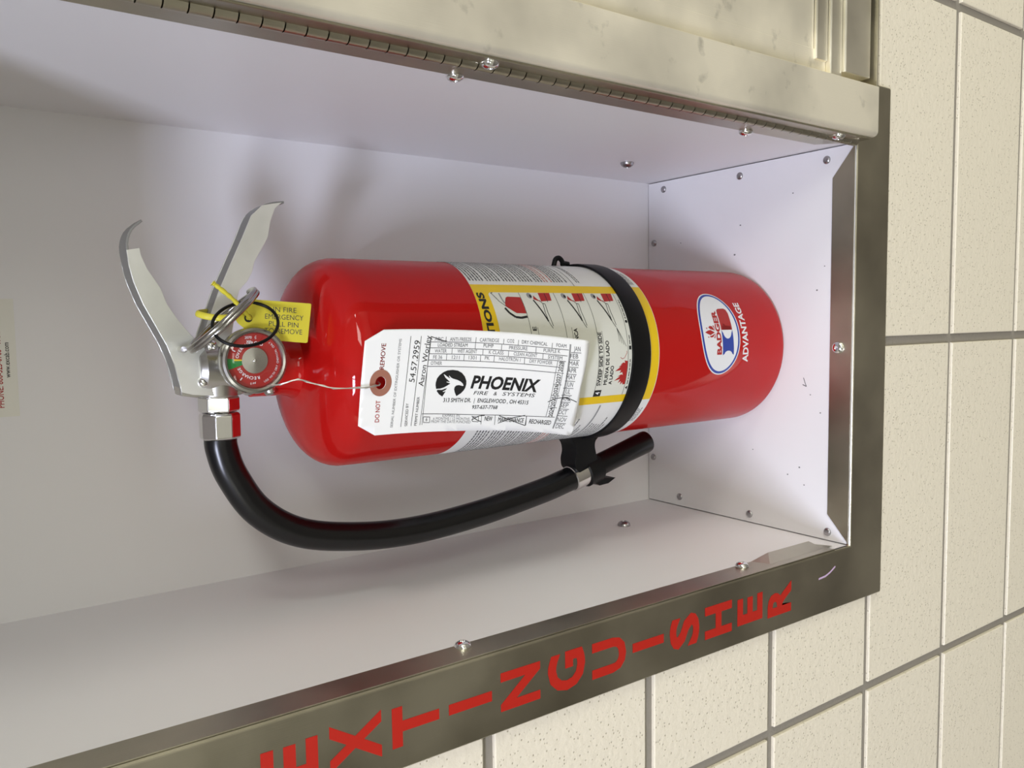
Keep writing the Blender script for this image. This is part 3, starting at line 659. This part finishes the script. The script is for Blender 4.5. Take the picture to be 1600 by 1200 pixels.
# ------------------------------------------------------------------ yellow seal, black loop
SEAL = empty('tamper_seal', (.195, .098, .445)); tag(SEAL, 'yellow plastic pull-pin seal looped through the steel ring beside the gauge', 'seal')
flag_pts = [(.2042, .4295), (.2047, .4303), (.2069, .4625), (.2067, .4688), (.1989, .4775), (.1934, .4741), (.1839, .4630), (.1809, .4340), (.1813, .4327)]
FY = .0912
bm = bmesh.new(); prism(bm, flag_pts, FY, FY + .001); keep(from_bm('flag', bm, 'yellow', None, None, .0003, 2), SEAL)
P = Print()
FS = lambda a, b, o: Vector((b, FY - o, -a))          # a runs down the flag, b to the right
for s_, x0, z0, x1, z1 in (('IN FIRE', .1998, .4533, .1990, .4393), ('EMERGENCY', .1958, .4584, .1944, .4351), ('PULL PIN', .1916, .4563, .1902, .4384), ('TO REMOVE', .1876, .4591, .1860, .4362)):
    P.text(s_, (-z0, x0), (-z1, x1), .0029, M['ink_d'], 0, -.004)
P.build('flag_lettering', FS, SEAL)
P = Print(); P.ell(0, 0, .0024, .0024, M['ink_k'], 0, 24); P.ell(.0002, .0002, .0013, .0013, M['yellow'], 1, 20)
P.build('flag_hole', lambda a, b, o: Vector((.1962 + a, FY - o, .4681 + b)), SEAL)
STRAP = [(.1985, .0920, .4735), (.1972, .0990, .4745), (.1966, .1080, .4790), (.1976, .1110, .4860), (.1988, .1150, .4890), (.1996, .1200, .4890), (.2003, .1290, .4845), (.2010, .1450, .4740), (.2012, .1480, .4640)]
bm = bmesh.new()
tube(bm, smooth_path(STRAP, 6), .0019, 10, flat=.55)
keep(from_bm('seal_strap', bm, 'yellow', None, 60), SEAL)
bm = bmesh.new()
pp = smooth_path([(.1962, .0920, .4670), (.1975, .0885, .4690), (.2065, .0850, .4780), (.2145, .0830, .4880), (.2158, .0830, .4896)], 8)
tube(bm, pp, lambda t: .0011 + .00035 * (int(t * 24) % 2) + (.0007 if t > .95 else 0), 8)
keep(from_bm('seal_tail', bm, 'yellow', None, 60), SEAL)
LOOP_C = Vector((.1930, .0790, .4735)); e1 = Vector((.02, 0, -1)).normalized(); e2 = Vector((.66, .70, -.27)).normalized()
bm = bmesh.new(); tube(bm, [LOOP_C + (e1 * math.cos(t) + e2 * math.sin(t)) * .0185 for t in [2 * math.pi * i / 64 for i in range(64)]], .00095, 8, True)
loop = from_bm('plastic_loop', bm, 'plastic', None, 60); tag(loop, 'thin black plastic loop hanging from the steel pull ring across the gauge', 'loop')

# ------------------------------------------------------------------ service tag
TAG_CTL = [[[0.12571, 0.0605, 0.41682], [0.12137, 0.0655, 0.33875], [0.10815, 0.072, 0.244]], [[0.189, 0.0605, 0.4124], [0.18705, 0.0575, 0.33413], [0.17829, 0.05, 0.24263]]]
TAG_OUTLINE = [(0.01813, 0.06715), (0.00378, 0.06021), (0.00192, 0.03316), (0.001, 0.00653), (0.0149, -0.00054), (0.08223, 0.00011), (0.12123, 0.00104), (0.15415, 0.00116), (0.1744, 0.00068), (0.17549, 0.00344), (0.17126, 0.03538), (0.17417, 0.06585), (0.17291, 0.06756), (0.12241, 0.06794), (0.08653, 0.06764)]
TAG_PRINT = [
    ('T', 'DO NOT', 0.01753, 0.00795, 0.01774, 0.02184, 0.00339, 'r', 0.01, 0),
    ('T', 'REMOVE', 0.01925, 0.04179, 0.02005, 0.05824, 0.00339, 'r', 0.01, 0),
    ('T', 'SERIAL NUMBER OF EXTINGUISHER OR SYSTEMS', 0.02873, 0.00382, 0.03187, 0.06105, 0.00194, 'g', 0, 0),
    ('L', [(0.03522, 0.00403), (0.03873, 0.06288)], 0.00036, 'k'),
    ('L', [(0.04336, 0.00424), (0.04666, 0.06292)], 0.00036, 'k'),
    ('L', [(0.05048, 0.00453), (0.0516, 0.02955), (0.05438, 0.06248)], 0.00036, 'k'),
    ('T', 'SERVICED BY', 0.0403, 0.00425, 0.04014, 0.01926, 0.00206, 'd', 0, 0),
    ('T', '54.57.2959', 0.04334, 0.03278, 0.04611, 0.0598, 0.00424, 'k', 0, 0),
    ('T', 'PERMIT NUMBER', 0.0479, 0.00429, 0.04844, 0.02328, 0.00206, 'd', 0, 0),
    ('T', 'Aaron Worley', 0.05055, 0.03008, 0.05398, 0.063, 0.004, 'k', 0, 0),
    ('T', 'ABC', 0.05696, 0.06012, 0.06369, 0.06004, 0.0023, 'g', 0.006, 0),
    ('T', 'ANTI-FREEZE', 0.06858, 0.06005, 0.08511, 0.06039, 0.0023, 'g', 0.006, 0),
    ('T', 'CARTRIDGE', 0.09136, 0.06044, 0.10576, 0.06077, 0.0023, 'g', 0.006, 0),
    ('T', 'CO2', 0.11173, 0.06091, 0.11699, 0.06104, 0.0023, 'g', 0.006, 0),
    ('T', 'DRY CHEMICAL', 0.12275, 0.06101, 0.14204, 0.0609, 0.0023, 'g', 0.006, 0),
    ('T', 'FOAM', 0.1487, 0.06095, 0.15637, 0.0609, 0.0023, 'g', 0.006, 0),
    ('T', 'LOADED STREAM', 0.05966, 0.0562, 0.0823, 0.05657, 0.0023, 'g', 0.006, 0),
    ('T', 'PUMP', 0.09434, 0.05686, 0.10174, 0.05681, 0.0023, 'g', 0.006, 0),
    ('T', 'PRESSURE', 0.11348, 0.05653, 0.12726, 0.05672, 0.0023, 'g', 0.006, 0),
    ('T', 'PURPLE K', 0.13933, 0.05658, 0.15204, 0.05682, 0.0023, 'g', 0.006, 0),
    ('T', 'WATER', 0.05749, 0.05219, 0.06667, 0.05234, 0.0023, 'g', 0.006, 0),
    ('T', 'WET AGENT', 0.07488, 0.05243, 0.0899, 0.05263, 0.0023, 'g', 0.006, 0),
    ('T', 'K CLASS', 0.09861, 0.0527, 0.1096, 0.05276, 0.0023, 'g', 0.006, 0),
    ('T', 'CLEAN AGENT', 0.11716, 0.05269, 0.13486, 0.05265, 0.0023, 'g', 0.006, 0),
    ('T', 'SYSTEM', 0.1431, 0.05256, 0.15391, 0.05254, 0.0023, 'g', 0.006, 0),
    ('T', 'FE 36', 0.05657, 0.0481, 0.06356, 0.04819, 0.0023, 'g', 0.006, 0),
    ('T', '1211', 0.07092, 0.04832, 0.07683, 0.04825, 0.0023, 'g', 0.006, 0),
    ('T', '1301', 0.08382, 0.04847, 0.08978, 0.04847, 0.0023, 'g', 0.006, 0),
    ('T', 'PK', 0.09598, 0.04874, 0.09957, 0.04869, 0.0023, 'g', 0.006, 0),
    ('T', 'HALOTRON 1', 0.10663, 0.04873, 0.12261, 0.04874, 0.0023, 'g', 0.006, 0),
    ('T', 'DRY POWDER', 0.12949, 0.04868, 0.14682, 0.04864, 0.0023, 'g', 0.006, 0),
    ('T', 'OTHER', 0.05503, 0.04422, 0.06365, 0.04419, 0.0023, 'g', 0.006, 0),
    ('L', [(0.05397, 0.05914), (0.087, 0.05962), (0.12284, 0.05962), (0.15829, 0.05957)], 0.00036, 'd'),
    ('L', [(0.05361, 0.05528), (0.08729, 0.05549), (0.12315, 0.05556), (0.15764, 0.05549)], 0.00036, 'd'),
    ('L', [(0.05301, 0.05142), (0.08761, 0.05158), (0.1235, 0.05171), (0.15682, 0.05161)], 0.00036, 'd'),
    ('L', [(0.0527, 0.04735), (0.08798, 0.04734), (0.12397, 0.04743), (0.15187, 0.04734)], 0.00036, 'd'),
    ('L', [(0.05241, 0.04317), (0.08837, 0.0433), (0.12447, 0.04345), (0.15001, 0.04335)], 0.00036, 'd'),
    ('L', [(0.05128, 0.01194), (0.09296, 0.01132), (0.1246, 0.01178), (0.15696, 0.01273)], 0.00036, 'd'),
    ('L', [(0.06572, 0.06277), (0.06558, 0.0592)], 0.00036, 'd'),
    ('L', [(0.08858, 0.0632), (0.08844, 0.0596)], 0.00036, 'd'),
    ('L', [(0.10921, 0.06314), (0.10907, 0.0595)], 0.00036, 'd'),
    ('L', [(0.12022, 0.06324), (0.12008, 0.05958)], 0.00036, 'd'),
    ('L', [(0.14567, 0.06316), (0.14552, 0.05948)], 0.00036, 'd'),
    ('L', [(0.08832, 0.05959), (0.08825, 0.05548)], 0.00036, 'd'),
    ('L', [(0.10788, 0.05949), (0.10782, 0.05541)], 0.00036, 'd'),
    ('L', [(0.13368, 0.0595), (0.13363, 0.05545)], 0.00036, 'd'),
    ('L', [(0.07074, 0.05526), (0.07067, 0.05137)], 0.00036, 'd'),
    ('L', [(0.09421, 0.05542), (0.09417, 0.05152)], 0.00036, 'd'),
    ('L', [(0.11333, 0.05543), (0.11331, 0.05157)], 0.00036, 'd'),
    ('L', [(0.13919, 0.05541), (0.1392, 0.05156)], 0.00036, 'd'),
    ('L', [(0.06687, 0.05135), (0.06684, 0.04721)], 0.00036, 'd'),
    ('L', [(0.08024, 0.05145), (0.08024, 0.04724)], 0.00036, 'd'),
    ('L', [(0.09274, 0.05153), (0.09276, 0.04729)], 0.00036, 'd'),
    ('L', [(0.1029, 0.0515), (0.10295, 0.04724)], 0.00036, 'd'),
    ('L', [(0.12567, 0.05167), (0.12578, 0.0474)], 0.00036, 'd'),
    ('L', [(0.05376, 0.06247), (0.05265, 0.04317), (0.05215, 0.00469)], 0.00036, 'd'),
    ('L', [(0.15073, 0.0516), (0.15001, 0.04335), (0.14984, 0.01288)], 0.00036, 'd'),
    ('L', [(0.15564, 0.05128), (0.15445, 0.01254)], 0.00036, 'd'),
    ('L', [(0.1594, 0.06358), (0.15854, 0.00467)], 0.00121, 'm'),
    ('L', [(0.1501, 0.04358), (0.15623, 0.04346)], 0.00036, 'd'),
    ('L', [(0.14991, 0.03564), (0.1561, 0.03551)], 0.00036, 'd'),
    ('L', [(0.14989, 0.02785), (0.15616, 0.0277)], 0.00036, 'd'),
    ('L', [(0.15005, 0.01964), (0.15644, 0.01947)], 0.00036, 'd'),
    ('T', '2024', 0.15489, 0.01315, 0.15393, 0.01938, 0.00303, 'k', 0.01, 0),
    ('T', '2025', 0.15441, 0.02032, 0.15365, 0.02726, 0.00303, 'k', 0.01, 0),
    ('T', '2026', 0.15428, 0.02821, 0.15377, 0.03541, 0.00303, 'k', 0.01, 0),
    ('T', '2027', 0.15451, 0.03603, 0.15449, 0.04287, 0.00303, 'k', 0.01, 0),
    ('T', '2028', 0.15487, 0.04433, 0.15515, 0.05124, 0.00303, 'k', 0.01, 0),
    ('T', 'JAN', 0.1622, 0.05941, 0.16721, 0.05959, 0.00303, 'd', 0, 0),
    ('L', [(0.1601, 0.05812), (0.1679, 0.05847)], 0.00036, 'd'),
    ('T', 'FEB', 0.15996, 0.0542, 0.16592, 0.05456, 0.00303, 'd', 0, 0),
    ('L', [(0.15935, 0.05305), (0.16714, 0.05338)], 0.00036, 'd'),
    ('T', 'MAR', 0.15955, 0.04925, 0.16685, 0.04964, 0.00303, 'd', 0, 0),
    ('L', [(0.15897, 0.0481), (0.16677, 0.04842)], 0.00036, 'd'),
    ('T', 'APR', 0.15891, 0.04437, 0.16574, 0.0447, 0.00303, 'd', 0, 0),
    ('L', [(0.15836, 0.04322), (0.16618, 0.04353)], 0.00036, 'd'),
    ('T', 'MAY', 0.15862, 0.03961, 0.16595, 0.03997, 0.00303, 'd', 0, 0),
    ('L', [(0.1581, 0.03846), (0.16595, 0.03875)], 0.00036, 'd'),
    ('T', 'JUN', 0.15971, 0.03483, 0.16488, 0.03498, 0.00303, 'd', 0, 0),
    ('L', [(0.15776, 0.03354), (0.16564, 0.03383)], 0.00036, 'd'),
    ('T', 'JUL', 0.1596, 0.02991, 0.16383, 0.02996, 0.00303, 'd', 0, 0),
    ('L', [(0.15768, 0.02862), (0.16561, 0.02889)], 0.00036, 'd'),
    ('T', 'AUG', 0.15826, 0.02495, 0.16474, 0.02519, 0.00303, 'd', 0, 0),
    ('L', [(0.15783, 0.02379), (0.16583, 0.02404)], 0.00036, 'd'),
    ('T', 'SEP', 0.15853, 0.0201, 0.16494, 0.02031, 0.00303, 'd', 0, 0),
    ('L', [(0.15813, 0.01892), (0.1662, 0.01916)], 0.00036, 'd'),
    ('T', 'OCT', 0.15895, 0.0152, 0.1653, 0.01539, 0.00303, 'd', 0, 0),
    ('L', [(0.15858, 0.01402), (0.16674, 0.01424)], 0.00036, 'd'),
    ('T', 'NOV', 0.15952, 0.00991, 0.16697, 0.01018, 0.00303, 'd', 0, 0),
    ('L', [(0.15919, 0.00872), (0.16746, 0.00893)], 0.00036, 'd'),
    ('T', 'DEC', 0.16024, 0.00503, 0.16702, 0.00522, 0.00303, 'd', 0, 0),
    ('T', 'PHOENIX', 0.08732, 0.02945, 0.13987, 0.0293, 0.00799, 'k', 0.035, 0.22),
    ('T', 'FIRE', 0.09028, 0.025, 0.10147, 0.02504, 0.00242, 'k', 0, 0.2),
    ('T', '&', 0.10565, 0.0251, 0.10824, 0.02511, 0.00242, 'k', 0, 0.2),
    ('T', 'SYSTEMS', 0.11242, 0.02519, 0.13751, 0.02546, 0.00242, 'k', 0, 0.2),
    ('T', '313 SMITH DR.  |  ENGLEWOOD , OH 45315', 0.06727, 0.01963, 0.13354, 0.02016, 0.00266, 'k', 0.012, 0.1),
    ('T', '937-637-7768', 0.09071, 0.01533, 0.11048, 0.01572, 0.00242, 'k', 0.012, 0.1),
    ('L', [(0.05279, 0.00999), (0.05797, 0.00978), (0.0582, 0.00604), (0.05312, 0.00626), (0.05279, 0.00999)], 0.00036, 'd'),
    ('L', [(0.09232, 0.00999), (0.09705, 0.00987), (0.09737, 0.00655), (0.09259, 0.00669), (0.09232, 0.00999)], 0.00036, 'd'),
    ('T', '6', 0.05483, 0.00707, 0.05613, 0.00704, 0.00242, 'd', 0, 0),
    ('T', 'EXPIRES IN', 0.06798, 0.00987, 0.08175, 0.00975, 0.0017, 'g', 0, 0),
    ('T', '6 MONTHS / 12 MONTHS', 0.06079, 0.00791, 0.09012, 0.00753, 0.0017, 'g', 0, 0),
    ('T', 'FROM THE DATE PUNCHED', 0.0594, 0.0058, 0.09133, 0.00534, 0.00182, 'g', 0, 0),
    ('T', 'NEW', 0.10202, 0.00755, 0.10818, 0.0075, 0.00291, 'k', 0.015, 0),
    ('T', 'MAINTENANCE', 0.113, 0.00722, 0.13329, 0.00745, 0.00291, 'k', 0.015, 0),
    ('T', 'RECHARGED', 0.13792, 0.00714, 0.15548, 0.00715, 0.00291, 'k', 0.015, 0),
    ('L', [(0.09918, 0.01125), (0.09994, 0.00483)], 0.00036, 'd'),
    ('L', [(0.10992, 0.01147), (0.11093, 0.00478)], 0.00036, 'd'),
    ('L', [(0.13459, 0.0121), (0.13598, 0.00553)], 0.00036, 'd'),
    ('L', [(0.054, 0.06269), (0.06492, 0.05986), (0.05934, 0.06121), (0.06247, 0.06001), (0.06638, 0.06)], 0.00048, 'k'),
    ('L', [(0.09176, 0.00767), (0.09692, 0.01053), (0.10162, 0.01109)], 0.00048, 'k'),
    ('L', [(0.09148, 0.01042), (0.09551, 0.00807), (0.09967, 0.0066)], 0.00048, 'k'),
    ('L', [(0.11302, 0.01126), (0.12432, 0.00814), (0.13555, 0.00528), (0.13471, 0.0121)], 0.00048, 'k'),
    ('L', [(0.11332, 0.00599), (0.12376, 0.01015), (0.13333, 0.01248)], 0.00048, 'k'),
    ('L', [(0.14836, 0.02301), (0.15362, 0.02591), (0.16202, 0.02732), (0.17065, 0.02484)], 0.00048, 'k'),
    ('L', [(0.1582, 0.02517), (0.16021, 0.02704), (0.16348, 0.02655), (0.16582, 0.02495)], 0.00036, 'k'),
    ('P', [(0.06615, 0.02335), (0.0635, 0.02471), (0.06135, 0.02694), (0.06184, 0.0278), (0.06521, 0.02769), (0.06745, 0.02844), (0.06929, 0.02895), (0.06812, 0.0277), (0.0659, 0.0267), (0.06653, 0.02633), (0.06837, 0.02684)], 'k'),
    ('P', [(0.06075, 0.02842), (0.06008, 0.03064), (0.06003, 0.03261), (0.06078, 0.03532), (0.06259, 0.03755), (0.06543, 0.03954), (0.06849, 0.04069), (0.07248, 0.04108), (0.07626, 0.04072), (0.07958, 0.03931), (0.08216, 0.03689), (0.08367, 0.03393), (0.08386, 0.03194), (0.08348, 0.02967), (0.08243, 0.02765), (0.08037, 0.0256), (0.07711, 0.02368), (0.07563, 0.02603), (0.07482, 0.02827), (0.07502, 0.02977), (0.07621, 0.03078), (0.0782, 0.03112), (0.08119, 0.0305), (0.08188, 0.03077), (0.08113, 0.03212), (0.07937, 0.03346), (0.07664, 0.03452), (0.07307, 0.03533), (0.07155, 0.03605), (0.07012, 0.03726), (0.06972, 0.03701), (0.07105, 0.0353), (0.0683, 0.03674), (0.06599, 0.03819), (0.06574, 0.03782), (0.06723, 0.03586), (0.071, 0.03307), (0.06823, 0.03328), (0.06857, 0.03279), (0.07142, 0.03195), (0.06896, 0.03056), (0.06676, 0.02943), (0.06394, 0.02862)], 'k'),
    ('C', 0.01716, 0.03316, 0.00921, 0.00412),
]

LS, LTT = 0.175, 0.068
def lag(s, a, b, c): return a * (2 * (s - .5) * (s - 1)) + b * (-4 * s * (s - 1)) + c * (2 * s * (s - .5))
def interp(x, xs, ys):
    if x <= xs[0]: return ys[0]
    for a, b, c, d in zip(xs, xs[1:], ys, ys[1:]):
        if x <= b: return c + (d - c) * (x - a) / (b - a)
    return ys[-1]
C3 = [[Vector(v) for v in r] for r in TAG_CTL]
def TS(a, b, off):
    s, t = a / LS, b / LTT
    lo_, hi_ = lag(s, *C3[0]), lag(s, *C3[1]); q = lo_ * (1 - t) + hi_ * t
    k = interp(s, [0, .25, .5, .75, 1], [0, .003, .008, .015, .022]) + max(0, s - 1) * .028; bb = interp(s, [0, .5, 1], [.0605, .0575, .050]) - max(0, s - 1) * .015
    return Vector((q.x, bb + k * (1 - t) ** 2 - off, q.z))
TAGO = empty('service_tag', TS(LS / 2, LTT / 2, 0)); tag(TAGO, 'white paper service tag wired to the front of the red extinguisher', 'tag')
ec = [i for i in TAG_PRINT if i[0] == 'C'][0]
# card with a punched hole
hx, hy = ec[1], ec[2]
def ray_hit(ang):
    dx, dy = math.cos(ang), math.sin(ang); best = None
    for (a, b), (c, d_) in zip(TAG_OUTLINE, TAG_OUTLINE[1:] + TAG_OUTLINE[:1]):
        ex_, ey_ = c - a, d_ - b; det = dx * -ey_ + dy * ex_
        if abs(det) < 1e-12: continue
        r_ = ((a - hx) * -ey_ + (b - hy) * ex_) / det; q_ = (dx * (b - hy) - dy * (a - hx)) / det
        if r_ > 0 and -1e-6 <= q_ <= 1 + 1e-6 and (best is None or r_ < best): best = r_
    return best
angs = sorted([2 * math.pi * i / 40 - math.pi for i in range(40)] + [math.atan2(b - hy, a - hx) for a, b in TAG_OUTLINE])
V_ = []; F_ = []
for a_ in angs:
    R_ = ray_hit(a_); V_ += [(hx + ec[4] * math.cos(a_), hy + ec[4] * math.sin(a_)), (hx + R_ * math.cos(a_), hy + R_ * math.sin(a_))]
for i in range(len(angs)):
    k = (i + 1) % len(angs); F_.append((2 * i, 2 * i + 1, 2 * k + 1, 2 * k))
P = Print(); P.raw(V_, F_, M['paper'], 0)
card = P.build('card', TS, TAGO, step=.005, base=0.0, stepb=.006)
bm = bmesh.new(); bm.from_mesh(card.data); bmesh.ops.remove_doubles(bm, verts=bm.verts, dist=1e-6); bmesh.ops.recalc_face_normals(bm, faces=bm.faces); bm.to_mesh(card.data); bm.free(); card.data.shade_smooth()
sol = card.modifiers.new('thickness', 'SOLIDIFY'); sol.thickness = 0.0003; sol.offset = 0
P = Print()
for it in TAG_PRINT:
    if it[0] == 'T': P.text(it[1], (it[2], it[3]), (it[4], it[5]), it[6], M['ink_' + it[7]], 0, it[8], it[9])
    elif it[0] == 'L': P.line(it[1], it[2], M['ink_' + it[3]], 0)
    elif it[0] == 'P': P.poly(it[1], M['ink_' + it[2]], 0)
P.build('card_print', TS, TAGO, step=.006, base=.00030, stepb=.008)
P = Print(); n = 40
for i in range(n):
    t0, t1 = 2 * math.pi * i / n, 2 * math.pi * (i + 1) / n
    P.poly([(hx + r * math.cos(t), hy + r * math.sin(t)) for r, t in ((ec[4] * 1.0, t0), (ec[3] * .93, t0), (ec[3] * .93, t1), (ec[4] * 1.0, t1))], M['eyelet'], 0)
P.build('eyelet', TS, TAGO, base=.00036)
bm = bmesh.new(); hole = TS(hx, hy, 0)
w0 = [(.1570, .0800, .4620), (.1585, .0700, .4580), (.1608, .0660, .4490), (.1580, .0640, .4400), (.1552, .0610, .4300), (.1545, .0585, .4150), (.1548, .0582, .4080), (hole.x - .001, hole.y - .0008, hole.z + .001), (hole.x, hole.y + .0022, hole.z)]
tube(bm, smooth_path(w0, 6), .00045, 6); keep(from_bm('wire', bm, 'wire', None, 60), TAGO)
bm = bmesh.new(); w1 = [Vector(p) + Vector((.0006 * math.sin(i * 2.1), -.0006 * math.cos(i * 2.1), 0)) for i, p in enumerate(smooth_path(w0, 2))]
tube(bm, w1, .00035, 6); keep(from_bm('wire', bm, 'wire', None, 60), TAGO)
